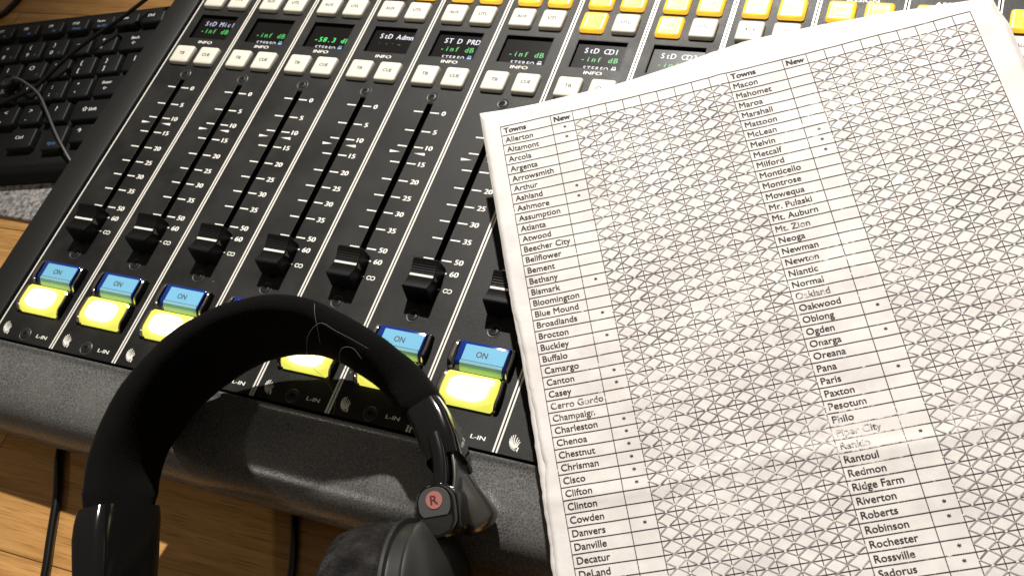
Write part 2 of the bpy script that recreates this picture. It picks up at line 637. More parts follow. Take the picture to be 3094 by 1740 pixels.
# speckled mat by the console's side
mb = MB()
out = rrect(-230, -40, -83, 40, 4, -38, 5)
top = rrect(-230, -40, -83, 40, 4, -36.2, 5)
mb.loops([out, top, rrect(-229.4, -40.6, -82.4, 39.4, 3.6, -35.8, 5)], M["mat"])
deskmat = mb.build("desk_mat")
tag(deskmat, "grey speckled mat under the keyboard's front edge", "mat")

# ------------------------------------------------------------------ console
PW = 40.5
NCH = 12
YB, YT = -170.5, 132.0
console = empty("mixing_console", (0, 0, -38))
tag(console, "black broadcast mixing console with fader strips, ivory, amber and yellow lit buttons", "mixing console")


def cpart(mbld, name, smooth=False, ang=None):
    o = mbld.build(name, console, smooth, (0, 0, 38))
    if ang:
        smooth_by_angle(o.data, ang)
    return o


# chassis below the strips
mb = MB()
mb.box(-2.8, NCH * PW + 30, YB - 1.6, YT + 20, -37.8, -7.4, M["black"])
cpart(mb, "chassis")

# left side panel: a long bar with rounded upper edges
prof = [(-22.6, -37.8), (-22.6, -1.6), (-22.2, -0.6), (-21.2, -0.1), (-4.4, -0.1), (-3.6, -0.5), (-3.2, -1.4), (-3.2, -37.8)]
mb = MB()
mb.loops([[(x, YB - 3.0, z) for x, z in prof], [(x, YT + 20, z) for x, z in prof]], M["frame"])
o = cpart(mb, "side_panel", ang=40)

# padded armrest along the front
prof = [(-172.0, -8), (-172.1, 0.5), (-172.6, 1.1), (-173.4, 1.05), (-174.2, 0.35), (-176, 0.0), (-181, -0.1), (-187, -0.4), (-193, -1.1),
        (-198, -2.2), (-202, -3.8), (-205.5, -6.2), (-208.5, -9.4), (-210.8, -13.3), (-212.0, -17.5), (-212.0, -21.5),
        (-210.6, -25.4), (-207.5, -28.4), (-202, -30.2), (-190, -31), (-172, -31)]
mb = MB()
L = []
nx = 110
for i in range(nx + 1):
    x = -24 + (NCH * PW + 54) * i / nx
    l = []
    for y, z in prof:
        k = max(0.0, min(1.0, (-y - 176) / 30))
        dn = noise.noise(Vector((x / 26, y / 18, 0.3))) * 0.35 * k
        dn += noise.noise(Vector((x / 8, y / 7, 4.3))) * 0.10 * k
        l.append((x, y - dn * 0.6, z + dn))
    L.append(l)
mb.loops(L, M["leather"])
cpart(mb, "armrest", ang=50)


def plate_with_holes(mb, x0, x1, y0, y1, z, holes, mat):
    """Flat plate with rectangular openings, walls down to each opening's floor."""
    xs = sorted({x0, x1, *[h[0] for h in holes], *[h[1] for h in holes]})
    ys = sorted({y0, y1, *[h[2] for h in holes], *[h[3] for h in holes]})
    for i in range(len(xs) - 1):
        for j in range(len(ys) - 1):
            cx, cy = (xs[i] + xs[i + 1]) / 2, (ys[j] + ys[j + 1]) / 2
            if any(h[0] < cx < h[1] and h[2] < cy < h[3] for h in holes):
                continue
            mb.rect(xs[i], xs[i + 1], ys[j], ys[j + 1], z, mat)
    for a, b, c, d, zf, wm, fm in holes:
        mb.quad((a, c, z), (a, d, z), (a, d, zf), (a, c, zf), wm)
        mb.quad((b, d, z), (b, c, z), (b, c, zf), (b, d, zf), wm)
        mb.quad((a, d, z), (b, d, z), (b, d, zf), (a, d, zf), wm)
        mb.quad((b, c, z), (a, c, z), (a, c, zf), (b, c, zf), wm)
        mb.rect(a, b, c, d, zf, fm)


TICKS = [("0", -0.3), ("5", -12.8), ("10", -23.1), ("15", -33.5), ("20", -44.4), ("25", -54.5), ("30", -64.1), ("35", -74.0),
         ("50", -85.6), ("60", -92.2)]


def feather(mb, z):
    """White feather mark made of curved barbs fanning from its quill tip."""
    bx, by = 9.0, -168.0
    n = 9
    for i in range(n):
        t = i / (n - 1)
        ang = math.radians(158 - 60 * t)
        ln = 4.6 + 3.1 * math.sin(math.pi * min(1.0, t * 1.25 + 0.02) * 0.72) - 2.6 * max(0.0, t - 0.6) / 0.4
        pts = []
        for k in range(8):
            q = 0.20 + 0.80 * k / 7
            a = ang + 0.34 * (1 - q) - 0.16 * q
            pts.append((bx + math.cos(a) * ln * q, by + math.sin(a) * ln * q))
        l, r = [], []
        for k, (x, y) in enumerate(pts):
            a, b = pts[min(k + 1, 7)], pts[max(k - 1, 0)]
            dx, dy = a[0] - b[0], a[1] - b[1]
            d = math.hypot(dx, dy)
            wd = 0.20 * (1.0 - 0.7 * abs(k / 7 - 0.55) ** 1.5)
            l.append((x - dy / d * wd, y + dx / d * wd, z))
            r.append((x + dy / d * wd, y - dx / d * wd, z))
        for k in range(7):
            mb.quad(r[k], r[k + 1], l[k + 1], l[k], M["print"])
    mb.add([(bx + 0.15, by - 0.3, z), (bx + 0.35, by + 2.0, z), (bx - 1.2, by + 1.3, z)], [(0, 1, 2)], M["print"])


def infinity(mb, x, y, z):
    for cx in (x + 1.2, x + 3.3):
        n = 18
        o = [(cx + 1.25 * math.cos(2 * math.pi * k / n), y + 1.2 * math.sin(2 * math.pi * k / n), z) for k in range(n)]
        i = [(cx + 0.80 * math.cos(2 * math.pi * k / n), y + 0.76 * math.sin(2 * math.pi * k / n), z) for k in range(n)]
        mb.loops([o, i], M["print"], False, False)


def strip_mesh():
    mb = MB()
    P, Z = M["panel"], 0.10
    holes = [(19.1, 22.6, -109.5, 5.4, -6.5, M["black"], M["black"]),
             (6.3, 33.1, 37.8, 56.8, -2.4, M["black"], M["black"])]
    plate_with_holes(mb, 0.45, PW - 0.45, YB, YT, 0.0, holes, P)
    # outer walls
    for x in (0.45, PW - 0.45):
        mb.quad((x, YB, 0), (x, YT, 0), (x, YT, -7.2), (x, YB, -7.2), M["black"])
    mb.quad((0.45, YB, 0), (PW - 0.45, YB, 0), (PW - 0.45, YB, -7.2), (0.45, YB, -7.2), M["black"])
    # aluminium edges
    for x0, x1 in ((0.36, 1.16), (PW - 1.16, PW - 0.36)):
        mb.box(x0, x1, YB, YT, -0.5, 0.28, M["rail"], False)
    # bevel on the slot's left side, its highlight painted as light grey
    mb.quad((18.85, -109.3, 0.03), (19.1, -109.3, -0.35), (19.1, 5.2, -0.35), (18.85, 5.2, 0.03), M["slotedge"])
    # rounded slot ends
    for cy, sgn in ((5.4, 1), (-109.5, -1)):
        n = 10
        pts = [(20.85 + 1.75 * math.cos(math.pi * k / n), cy + sgn * 1.5 * math.sin(math.pi * k / n), 0.05) for k in range(n + 1)]
        mb.add(pts, [tuple(range(n + 1)) if sgn > 0 else tuple(reversed(range(n + 1)))], M["black"])
    # scale
    for lab, y in TICKS:
        mb.rect(13.6, 18.95, y - 0.36, y + 0.36, Z, M["print"])
        mb.rect(23.2, 28.3, y - 0.36, y + 0.36, Z, M["print"])
        put_text(mb, lab, 30.0, y - 1.25, Z, 2.7, M["print"], sx=1.15, bold=0.035)
    mb.rect(24.6, 28.4, -101.2, -100.7, Z, M["print"])
    infinity(mb, 29.9, -101.1, Z)
    mb.add([(10.5, -26.3, Z), (10.9, -27.9, Z), (16.7, -26.95, Z)], [(0, 1, 2)], M["print"])
    mb.add([(24.5, -26.95, Z), (31.0, -27.8, Z), (30.6, -26.1, Z)], [(0, 1, 2)], M["print"])
    put_text(mb, "INFO", 15.7, 33.85, Z, 2.0, M["print"], width=9.6, bold=0.02)
    put_text(mb, "ASSIGN", 12.3, 92.9, Z, 2.3, M["print"], width=15.2, bold=0.02)
    put_text(mb, "L-IN", 27.9, -166.7, Z, 1.8, M["print"], width=6.6, bold=0.02)
    feather(mb, Z)
    # display frame line
    for a in ((5.7, 6.1, 37.5, 57.1), (33.3, 33.7, 37.5, 57.1), (5.7, 33.7, 57.1, 57.5)):
        mb.rect(*a, 0.05, M["frame"])
    return mb.build("channel_strip", link=False)


def screw_mesh():
    mb = MB()
    n = 22
    ring = lambda r, z: [(r * math.cos(2 * math.pi * k / n), r * math.sin(2 * math.pi * k / n), z) for k in range(n)]
    mb.loops([ring(3.3, 0.02), ring(3.1, 0.16), ring(2.55, 0.05)], M["screw"], False, False)
    mb.loops([ring(3.45, 0.06), ring(3.15, 0.22), ring(2.95, 0.10)], M["ringwear"], False, False)
    mb.loops([ring(2.5, 0.05), ring(2.2, 0.35), ring(1.3, 0.5)], M["screw"], False, False)
    h = lambda r, z: [(r * math.cos(2 * math.pi * k / n), r * math.sin(2 * math.pi * k / n), z) for k in range(n)]
    mb.loops([h(1.3, 0.5), h(0.95, 0.2)], M["black"], False, True)
    return mb.build("screw", link=False)


BW = 13.2


def button_mesh(label, lit=False):
    mb = MB()
    b = BW / 2
    steps = [(0.0, 0.05), (0.05, 1.35), (0.22, 1.85), (0.55, 2.2), (1.1, 2.38), (2.2, 2.46)]
    if lit:
        steps += [(2.6, 2.40), (3.2, 2.38)]
    cushion(mb, -b, b, -b, b, steps, 1.5, M["amber"] if lit else M["button"])
    z = 2.52
    if label:
        put_text(mb, label, 0.1, -0.8, z, 2.1, M["amber_legend"] if lit else M["legend"], align='C',
                 width={"TB": 3.5, "CUE": 5.4, "AUX": 5.6, "UTL": 5.2, "PGM": 5.6, "AUD": 5.4}[label], bold=0.0 if lit else 0.03)
    me = mb.build("push_button", link=False)
    smooth_by_angle(me, 50)
    # the lettering stays flat
    return me


def on_mesh():
    mb = MB()
    x0, x1 = -10.9, 12.2
    prof = [(6.4, 0.1), (6.4, 3.0), (6.0, 3.9), (5.2, 4.2), (-3.2, 4.2), (-4.4, 3.8), (-5.6, 2.6), (-6.6, 0.9), (-6.9, 0.1)]
    mb.extrude_x(list(reversed(prof)), x0, x1, M["bluebody"], 0.35)
    # pale face seen through the cap; front's lit glow painted as lighter cyan
    zt = 4.26
    mb.quad((x0 + 2.7, -3.0, zt), (x1 - 0.5, -3.0, zt), (x1 - 0.5, 4.6, zt), (x0 + 2.7, 4.6, zt), M["bluetop"])
    fr = [(-3.2, 4.26), (-4.45, 3.87), (-5.7, 2.66), (-6.68, 0.92), (-6.92, 0.4)]
    for (ya, za), (yb, zb) in zip(fr, fr[1:]):
        mb.quad((x0 + 2.3, yb, zb), (x1 - 0.7, yb, zb), (x1 - 0.7, ya, za), (x0 + 2.5, ya, za), M["bluefront"])
    put_text(mb, "ON", 0.6, -0.9, zt + 0.06, 2.7, M["legend"], align='C', width=5.2, bold=0.015)
    me = mb.build("on_button", link=False)
    smooth_by_angle(me, 30)
    return me


def off_mesh():
    mb = MB()
    x0, x1 = -12.0, 12.5
    prof = [(7.3, 0.1), (7.3, 2.9), (6.9, 3.8), (6.0, 4.3), (-3.8, 4.3), (-4.9, 3.9), (-6.2, 2.6), (-7.2, 0.9), (-7.5, 0.1)]
    mb.extrude_x(list(reversed(prof)), x0, x1, M["offlit"], 0.9)
    put_text(mb, "OFF", -0.2, -1.0, 4.38, 2.5, M["off_legend"], align='C', width=6.6, bold=0.02)
    me = mb.build("off_button", link=False)
    smooth_by_angle(me, 30)
    return me


def clip_mesh(h, side):
    """Chromed end clip beside an ON or OFF cap with a black outer wall."""
    mb = MB()
    x, s_ = (-13.9, 1) if side < 0 else (14.1, -1)
    wd = 1.9 if side < 0 else 1.0
    A, B = [], []
    n = 10
    for k in range(n + 1):
        t = k / n
        y = h - 2 * h * t
        zt = 4.0 - 3.4 * max(0.0, (t - 0.70) / 0.30) ** 2 - 1.2 * max(0.0, (0.12 - t) / 0.12) ** 2
        xo = x - s_ * 0.5 * math.sin(math.pi * t)
        A.append([(xo, y, 0.05), (xo, y, zt), (xo + s_ * wd * 0.5, y, zt + 0.25), (xo + s_ * wd, y, zt), (xo + s_ * wd, y, 0.05)])
        B.append([(xo - s_ * 0.5, y, 0.05), (xo - s_ * 0.4, y, zt - 0.25), (xo, y, zt - 0.1), (xo, y, 0.05)])
    mb.loops(A, M["chrome"])
    mb.loops(B, M["black"])
    me = mb.build("end_clip", link=False)
    smooth_by_angle(me, 40)
    return me


def knob_mesh():
    mb = MB()
    hw = 6.2
    top = [(9.3, 0.5), (9.0, 5.5), (8.5, 9.6), (8.1, 10.7), (7.4, 11.1), (6.7, 10.9)]
    dip = []
    n = 22
    for k in range(n + 1):
        y = 6.2 - 12.4 * k / n
        z = 8.55 + 2.2 * (abs(y) / 6.2) ** 1.8
        z += (0.13 if k % 2 else -0.13) if abs(y) > 1.0 else 0
        dip.append((y, z))
    end = [(-6.7, 10.9), (-7.4, 11.1), (-8.0, 10.6), (-8.6, 7.5), (-9.2, 3.5), (-9.7, 0.5)]
    prof = top + dip + end
    L = []
    for x, sc_ in ((-hw - 0.25, 0.97), (-hw, 1.0), (hw, 1.0), (hw + 0.25, 0.97)):
        L.append([(x, y * sc_, z * sc_ if z > 1 else z) for y, z in reversed(prof)])
    mb.loops(L, M["knob"])
    mb.box(-6.0, 6.0, -0.55, 0.55, 8.5, 8.72, M["knobline"])
    X = hw + 0.32
    mb.add([(X, -1.35, 7.9), (X, 1.35, 7.9), (X + 0.05, 0.0, 3.6)], [(0, 2, 1)], M["knobtri"])
    # stem in the slot
    mb.box(-1.4, 1.4, -5, 5, -5.5, 0.6, M["black"])
    mb.v = [(x, y, z * 0.90) for x, y, z in mb.v]
    me = mb.build("fader_knob", link=False)
    smooth_by_angle(me, 20)
    return me


def display_mesh(lines):
    """Small screen set under the panel; lines = name, colour, level, colour, lock colour."""
    mb = MB()
    mb.box(6.6, 32.8, 38.1, 56.5, -2.35, -1.75, M["screen"], False)
    z = -1.66
    name, nc, lev, lc, lock = lines
    if name:
        put_mono(mb, name, 10.6, 49.6, z, 3.4, 2.72, M[nc], 0.92)
    if lev == "dashes":
        for x, y, wd in ((12.2, 45.9, 0.5), (16.6, 45.6, 1.0), (20.6, 46.0, 0.4), (24.2, 45.4, 1.9)):
            mb.rect(x, x + wd, y, y + 0.45, z, M[lc])
    elif lev:
        put_mono(mb, lev, 10.2, 43.8, z, 3.35, 2.95, M[lc], 1.0)
    if lock:
        put_mono(mb, "STEREO", 13.0, 38.25, z, 2.5, 2.3, M["tx_white"], 0.92)
        mb.rect(28.4, 30.9, 38.3, 40.3, z, M[lock])
        mb.rect(28.75, 29.1, 40.3, 41.2, z, M[lock])
        mb.rect(30.2, 30.55, 40.3, 41.2, z, M[lock])
        mb.rect(28.75, 30.55, 41.2, 41.55, z, M[lock])
    return mb.build("display_screen", link=False)


strip_me, screw_me, knob_me = strip_mesh(), screw_mesh(), knob_mesh()
btn = {k: button_mesh(k) for k in ("TB", "CUE", "AUX", "UTL")}
lit_plain = {k: button_mesh(k, True) for k in ("AUX", "PGM", "AUD")}
on_me, off_me = on_mesh(), off_mesh()
clips = {(k, sd): clip_mesh(h, sd) for k, h in (("on", 6.7), ("off", 7.2)) for sd in (-1, 1)}
DISP = {0: ("StD Mic1", "tx_violet", "-inf dB", "tx_green", None),
        1: (None, None, "-inf dB", "tx_green", "tx_blue"),
        2: (None, None, "-58.3 dB", "tx_greenb", "tx_blue"),
        3: ("StD Admn", "tx_white", "dashes", "tx_dim", None),
        4: ("ST D PRD", "tx_white", "-inf dB", "tx_green", "tx_blue"),
        5: (None, None, "-inf dB", "tx_green", "tx_white"),
        6: ("StD CD1", "tx_white", "-inf dB", "tx_green", "tx_white"),
        7: ("StD CD2", "tx_white", "-inf dB", "tx_green", None)}
for c in range(NCH):
    st = place("channel_strip", strip_me, console, (c * PW, 0, 38))

    def sub(name, me, x, y, z=0.0, label=None):
        o = place(name, me, st, (x, y, z))
        if label:
            o["label"] = label
        return o
    for key, x, y in (("AUX", 11.3, 68.3), ("UTL", 28.7, 68.3), ("TB", 11.2, 23.3), ("CUE", 28.7, 23.3)):
        if key in ("TB", "CUE") and c > 7:
            continue
        if key == "AUX" and c in (6, 7):
            sub("push_button", lit_plain["AUX"], x, y, label="amber lit square button")
        else:
            sub("push_button", btn[key], x, y)
    if c > 2:
        for key, x in (("PGM", 11.3), ("AUD", 28.7)):
            sub("push_button", lit_plain[key], x, 84.9, label="amber lit square button")
    if c in DISP:
        sub("display_screen", display_mesh(DISP[c]), 0, 0)
        sub("screw", screw_me, 20.3, 10.0)
        sub("fader_knob", knob_me, 20.8, -99.3)
        if c < 7:
            sub("screw", screw_me, 20.3, -166.2)
            sub("screw", screw_me, 20.5, -116.5)
            o = sub("on_button", on_me, 20.8, -131.4)
            for sd in (-1, 1):
                sub("end_clip", clips["on", sd], 20.8, -131.9)
                sub("end_clip", clips["off", sd], 20.8, -147.2)
            sub("off_button", off_me, 20.8, -147.0, label="yellow lit button")

# ------------------------------------------------------------------ keyboard
kb = empty("keyboard", (-154, 30.5, -38))
kb.rotation_euler = (0, 0, math.radians(12.0))
tag(kb, "black computer keyboard with white and blue legends beside the console", "keyboard")
U = 19.05
KZ = 17.0                      # key tops above the desk
mb = MB()
x0, x1 = -7.2 * U, 7.8 * U
y0, y1 = -5.05 * U, 1.75 * U
L = [rrect(x0, x1, y0 - 5, y1 + 1, 6, 0.2), rrect(x0, x1, y0 - 6, y1 + 1, 6, 4), rrect(x0, x1, y0 - 4, y1 + 1, 6, 9),
     rrect(x0 + 0.6, x1 - 0.6, y0 - 1, y1 + 0.4, 6, 12.2), rrect(x0 + 1.5, x1 - 1.5, y0, y1 - 0.6, 6, 12.8)]
mb.loops(L, M["kbody"])
o = mb.build("keyboard_body", kb)
smooth_by_angle(o.data, 25)


def key(cx, cy, wd=1.0, hd=1.0, legends=(), ztop=KZ):
    mb = MB()
    w2, h2 = wd * U / 2 - 1.0, hd * U / 2 - 1.0
    cushion(mb, -w2, w2, -h2, h2, [(0, 12.5), (0.7, ztop - 0.8), (1.1, ztop - 0.2), (1.7, ztop)], 2.0, M["key"], 3)
    for s, x, y, h, mt in legends:
        put_text(mb, s, x, y, ztop + 0.07, h, M[mt], align='C', bold=0.035)
    o = mb.build("key", kb, loc=(cx * U, cy * U, 0))
    smooth_by_angle(o.data, 40)
    return o


wp, bl = "keyprint", "keyblue"
for i, s in enumerate(["F5", "F6", "F7", "F8", "F9", "F10", "Pause", "Ins", "Del"]):
    x = [-2.8, -1.75, -0.7, 0.35, 1.4, 2.45, 3.5, 4.5, 5.5][i]
    lg = [(s, -1.5, 0.3, 2.3 if len(s) < 4 else 1.9, wp)]
    if i < 7:
        lg.append(("SysRq" if s == "Pause" else ("Num" if s == "F10" else "fn"), 2.6 if i < 5 else 0.5, -4.4, 2.2, bl))
    key(x, 1.06, 1.03, 0.72, lg)
for i, (a, b) in enumerate([("^", "6"), ("&", "7"), ("*", "8"), ("(", "9"), (")", "0"), ("_", "-"), ("+", "=")]):
    key(i - 2, 0, 1, 1, [(a, -2.2, 1.8, 3.0, wp), (b, -2.2, -5.2, 3.0, wp)] + ([(b, 3.8, -5.2, 1.8, bl)] if i < 5 else []))
key(5.35, 0, 1.7, 1, [("Back", -3.5, 1.0, 2.2, wp), ("\u2190", -3.5, -3.6, 2.5, wp)])
for i, a in enumerate(["Y", "U", "I", "O", "P"]):
    key(i - 1.5, -1, 1, 1, [(a, -2.4, 0.9, 3.4, wp)] + ([(str(4 + i), 3.6, -4.6, 1.9, bl)] if 0 < i < 4 else []))
key(3.5, -1, 1, 1, [("{", -2.2, 1.4, 3.0, wp), ("[", -2.2, -5.0, 3.0, wp)])
key(4.5, -1, 1, 1, [("}", -2.2, 1.4, 3.0, wp), ("]", -2.2, -5.0, 3.0, wp)])
key(5.6, -1, 1.2, 1, [("|", -2.2, 1.4, 3.0, wp)])
for i, a in enumerate(["H", "J", "K", "L"]):
    key(i - 1.25, -2, 1, 1, [(a, -2.4, 0.9, 3.4, wp)])
key(2.75, -2, 1, 1, [(":", -2.4, 1.4, 3.0, wp), (";", -2.4, -4.6, 3.0, wp), ("-", 3.6, -4.6, 2.2, bl)])
key(3.75, -2, 1, 1, [('"', -2.2, 1.0, 3.0, wp), ("'", -2.2, -6.0, 3.0, wp)])
key(5.15, -2, 1.8, 1, [("Enter", -7.0, 1.6, 2.2, wp), ("\u2190", -7.0, -3.4, 2.5, wp)])
for i, (a, b) in enumerate([("N", ""), ("M", ""), ("<", ","), (">", "."), ("?", "/")]):
    lg = [(a, -1.0, 1.2, 3.2, wp)] + ([(b, -2.2, -5.0, 3.0, wp)] if b and b != "/" else [])
    key(i - 0.75, -3, 1, 1, lg)
key(4.9, -3, 2.2, 1, [("\u21e7", -10.5, -1.2, 3.0, wp), ("Shift", -4.6, -1.2, 2.3, wp)])
key(-0.9, -4, 3.6, 1, [])
key(2.3, -4.02, 1.15, 1, [("Ctrl", -1.5, -0.6, 2.4, wp)])
key(3.62, -4.1, 0.95, 1.15, [("PgUp", 0.0, -5.6, 2.0, bl)])
key(4.6, -4.0, 0.95, 0.9, [("\u2191", -2.0, 0.6, 3.0, wp)])
key(5.6, -4.0, 0.95, 0.9, [])

# ------------------------------------------------------------------ cables and small things by the keyboard


def catmull(P, n=8):
    P = [Vector(p) for p in P]
    P = [2 * P[0] - P[1]] + P + [2 * P[-1] - P[-2]]
    out = []
    for i in range(1, len(P) - 2):
        for k in range(n):
            t = k / n
            p0, p1, p2, p3 = P[i - 1:i + 3]
            out.append(0.5 * (2 * p1 + (p2 - p0) * t + (2 * p0 - 5 * p1 + 4 * p2 - p3) * t * t + (3 * p1 - p0 - 3 * p2 + p3) * t ** 3))
    out.append(P[-2])
    return out


ROT = Matrix.Rotation(math.radians(12.0), 3, 'Z')


def kpt(u, v, z):
    p = ROT @ Vector((u * U, v * U, 0)) + Vector((-154, 30.5, 0))
    return (p.x, p.y, z)


plug = empty("cable_plug", kpt(0.92, -1.65, -21))
tag(plug, "small round black plug on a thin grey lead lying on the keyboard", "plug")
mb = MB()
n = 24
ring = lambda r, z: [(r * math.cos(2 * math.pi * k / n), r * math.sin(2 * math.pi * k / n), z) for k in range(n)]
mb.loops([ring(5.2, 0.3), ring(5.6, 1.0), ring(5.6, 5.4), ring(5.0, 6.4), ring(4.4, 6.4), ring(4.0, 5.2), ring(2.4, 4.6)], M["satin"])
o = mb.build("plug_cap", plug)
smooth_by_angle(o.data, 40)
b0 = Vector(kpt(0.92, -1.65, -21))
mb = MB()
pts = catmull([kpt(1.0, -1.66, -16), kpt(1.35, -1.70, -13), kpt(1.75, -1.86, -14), kpt(2.47, -2.37, -16), kpt(3.05, -3.1, -17.5),
               kpt(3.5, -3.72, -18.5), kpt(3.86, -4.2, -19.5), kpt(4.2, -4.62, -21), kpt(4.55, -5.05, -24), kpt(4.9, -5.4, -29), kpt(5.2, -5.7, -34)])
mb.tube([Vector(p) - b0 for p in pts], 0.85, M["cablegrey"], 8)
mb.build("lead", plug, True)

mb = MB()
pts = catmull([kpt(0.6, -2.75, -17.0), kpt(1.2, -2.5, -17.2), kpt(1.8, -2.2, -17), kpt(2.19, -1.95, -17), kpt(3.21, -0.59, -15), kpt(4.67, 0.8, -14),
               kpt(5.67, 1.87, -14), kpt(6.5, 2.7, -20), kpt(7.4, 3.6, -34)])
mb.tube(pts, 1.35, M["cable"], 8)
o = mb.build("audio_cable", None, True)
tag(o, "thin black cable running diagonally across the keyboard keys to the console", "cable")

mb = MB()
pts = catmull([(-260, 62, -36), (-222, 70, -36), (-209, 77, -36), (-206, 84, -36), (-204, 96, -36), (-206, 120, -36), (-215, 160, -36)])
mb.tube(pts, 2.0, M["cable"], 10)
o = mb.build("power_cable", None, True)
tag(o, "black cable curving over the wooden desk behind the keyboard", "cable")

mb = MB()
pts = catmull([(40, -190, -35.8), (45, -210, -35.8), (52, -222, -35.8), (58, -232, -35.8), (67, -251, -35.8), (76, -270, -35.8), (92, -310, -35.8)])
mb.tube(pts, 2.15, M["cable"], 12)
o = mb.build("desk_cable", None, True)
tag(o, "thick glossy black cable coming out from under the armrest by the headband's tip", "cable")
mb = MB()
pts = catmull([(183, -195, -36), (187, -209, -36), (193, -222, -36), (198, -235, -36), (203, -255, -36), (214, -300, -36)])
mb.tube(pts, 1.9, M["cable"], 12)
o = mb.build("desk_cable", None, True)
tag(o, "black cable on the shaded desk below the armrest beside the ear cushion", "cable")

# ------------------------------------------------------------------ headphones
hp = empty("headphones", (200, -150, 26))
tag(hp, "black over-ear headphones with fuzzy padded headband and red R badge", "headphones")
HB = Vector((200, -150, 26))


def hpart(mbld, name, parent=hp, smooth=False, ang=None, base=HB):
    mbld.v = [tuple(Vector(p) - base) for p in mbld.v]
    o = mbld.build(name, parent, smooth)
    if ang:
        smooth_by_angle(o.data, ang)
    return o


CP = [(148.5, -249, 21), (134.2, -219, 20.5), (134.6, -192.4, 22), (149.2, -169.8, 28), (172.4, -152.7, 32), (199.2, -145.6, 31.5),
      (226.7, -150.1, 23), (243.2, -157, 17), (258.2, -167.8, 15.5)]
line = catmull(CP, 11)


def band_section(p, d, a, b, e=2.6, n=40):
    up = Vector((0, 0, 1))
    s = Vector((d.y, -d.x, 0)).normalized()
    out = []
    for k in range(n):
        t = 2 * math.pi * k / n
        ct, st = math.cos(t), math.sin(t)
        ct = math.copysign(abs(ct) ** (2 / e), ct)
        st = math.copysign(abs(st) ** (2 / e), st)
        out.append(p + up * a * ct + s * b * st)
    return out


def dirs(L):
    return [(L[min(i + 1, len(L) - 1)] - L[max(i - 1, 0)]).normalized() for i in range(len(L))]




def lean(sec, i):
    """The left limb tips down towards the desk, so its cross-sections lean forward there."""
    k = 0.36 * max(0.0, min(1.0, (34 - i) / 28))
    return [Vector((q.x, q.y - (q.z - 21) * k, q.z)) for q in sec]


mb = MB()
dd = dirs(line)
L = []
nl = len(line)
for i, (p, d) in enumerate(zip(line, dd)):
    if i < 3:
        continue                                    # the plastic end cap takes over here
    k = min(1.0, (i - 3) / 3, (nl - 1 - i) / 3)
    kl = max(0.0, min(1.0, (38 - i) / 30))
    kr = max(0.0, min(1.0, (i - 56) / 22))
    a = (20.5 - 2.1 * kl - 8.0 * kr) * (0.90 + 0.10 * k)
    kb_ = math.exp(-((i - 24) / 13) ** 2)
    a += 1.6 * kb_
    b = (7.2 - 0.4 * kl + 1.8 * kr + 2.6 * kb_) * (0.82 + 0.18 * k)
    sec = lean(band_section(p, d, a, b), i)
    sec = [q + (q - p).normalized() * (noise.noise(q / 9.0) * 0.45) for q in sec]
    L.append(sec)
mb.loops(L, M["velour"])
# short fuzz standing off the pile
rnd = random.Random(3)
for _ in range(14000):
    i = rnd.randrange(len(L) - 1)
    j = rnd.randrange(40)
    q = L[i][j].lerp(L[i + 1][j], rnd.random()).lerp(L[i][(j + 1) % 40], rnd.random() * 0.5)
    c = line[i + 3]
    nrm = (q - c)
    nrm = Vector((nrm.x, nrm.y, nrm.z * 0.25)).normalized() + Vector((rnd.uniform(-.6, .6), rnd.uniform(-.6, .6), rnd.uniform(-.6, .6)))
    s = Vector((rnd.uniform(-1, 1), rnd.uniform(-1, 1), rnd.uniform(-1, 1))).normalized() * 0.05
    tip = q + nrm.normalized() * rnd.uniform(0.35, 0.95)
    mb.add([q - s, q + s, tip], [(0, 1, 2)], M["fuzz"])
hpart(mb, "headband_pad", smooth=True)

# left end cap (rounded plastic sleeve running out of the picture)
ext = [line[4], line[3], line[2], line[0], Vector((153, -257, 20.5)), Vector((158, -267, 19.5)), Vector((163, -278, 18.5))]
ed = dirs(ext)
mb = MB()
L = []
for i, (p, d) in enumerate(zip(ext, ed)):
    k = [0.97, 1.0, 1.02, 1.02, 1.0, 0.96, 0.86][i]
    L.append(lean(band_section(p, d, 18.3 * k, 7.6 * k, 4.5, 40), 0))
mb.loops(L, M["gloss"])
hpart(mb, "end_cap", ang=50)

# right end cap
c0, c1, c2, c3 = Vector((258.3, -167.5, 16.5)), Vector((264.3, -172.8, 16.5)), Vector((270.9, -180.8, 16.5)), Vector((274.3, -185.8, 16))
ext = [c0, c0.lerp(c1, .5), c1, c1.lerp(c2, .5), c2, c3]
ed = dirs(ext)
mb = MB()
L = []
for i, (p, d) in enumerate(zip(ext, ed)):
    k = [0.97, 1.0, 1.0, 1.0, 0.98, 0.9][i]
    L.append(band_section(p, d, 13.8 * k, 8.0 * k, 5.0, 40))
mb.loops(L, M["gloss"])
hpart(mb, "end_cap", ang=50)

# slider arm: steel strip in a glossy sleeve
mb = MB()
arm = catmull([(268.8, -178.8, 18), (273.8, -185.8, 18), (277.8, -193.8, 18), (279.8, -201.8, 18)], 5)
L = [band_section(p, d, 13.0, 3.2, 5.0, 28) for p, d in zip(arm, dirs(arm))]
mb.loops(L, M["gloss"])
hpart(mb, "slider_arm", ang=50)
mb = MB()
arm2 = [p + Vector((4.6, 1.2, -2)) for p in arm]
L = [band_section(p, d, 11.0, 0.7, 6.0, 20) for p, d in zip(arm2, dirs(arm2))]
mb.loops(L, M["steel"])
hpart(mb, "steel_strip", ang=50)

# folding hinge with its badge, facing up and to the front
hinge_c = Vector((280.6, -203.8, 19.5))
ax_l = Vector((0.35, -0.80, -0.30)).normalized()            # down the limb
ax_n = Vector((0.05, -0.28, 0.96))                          # out of the badge face
ax_n = (ax_n - ax_l * ax_n.dot(ax_l)).normalized()
ax_s = ax_l.cross(ax_n).normalized()


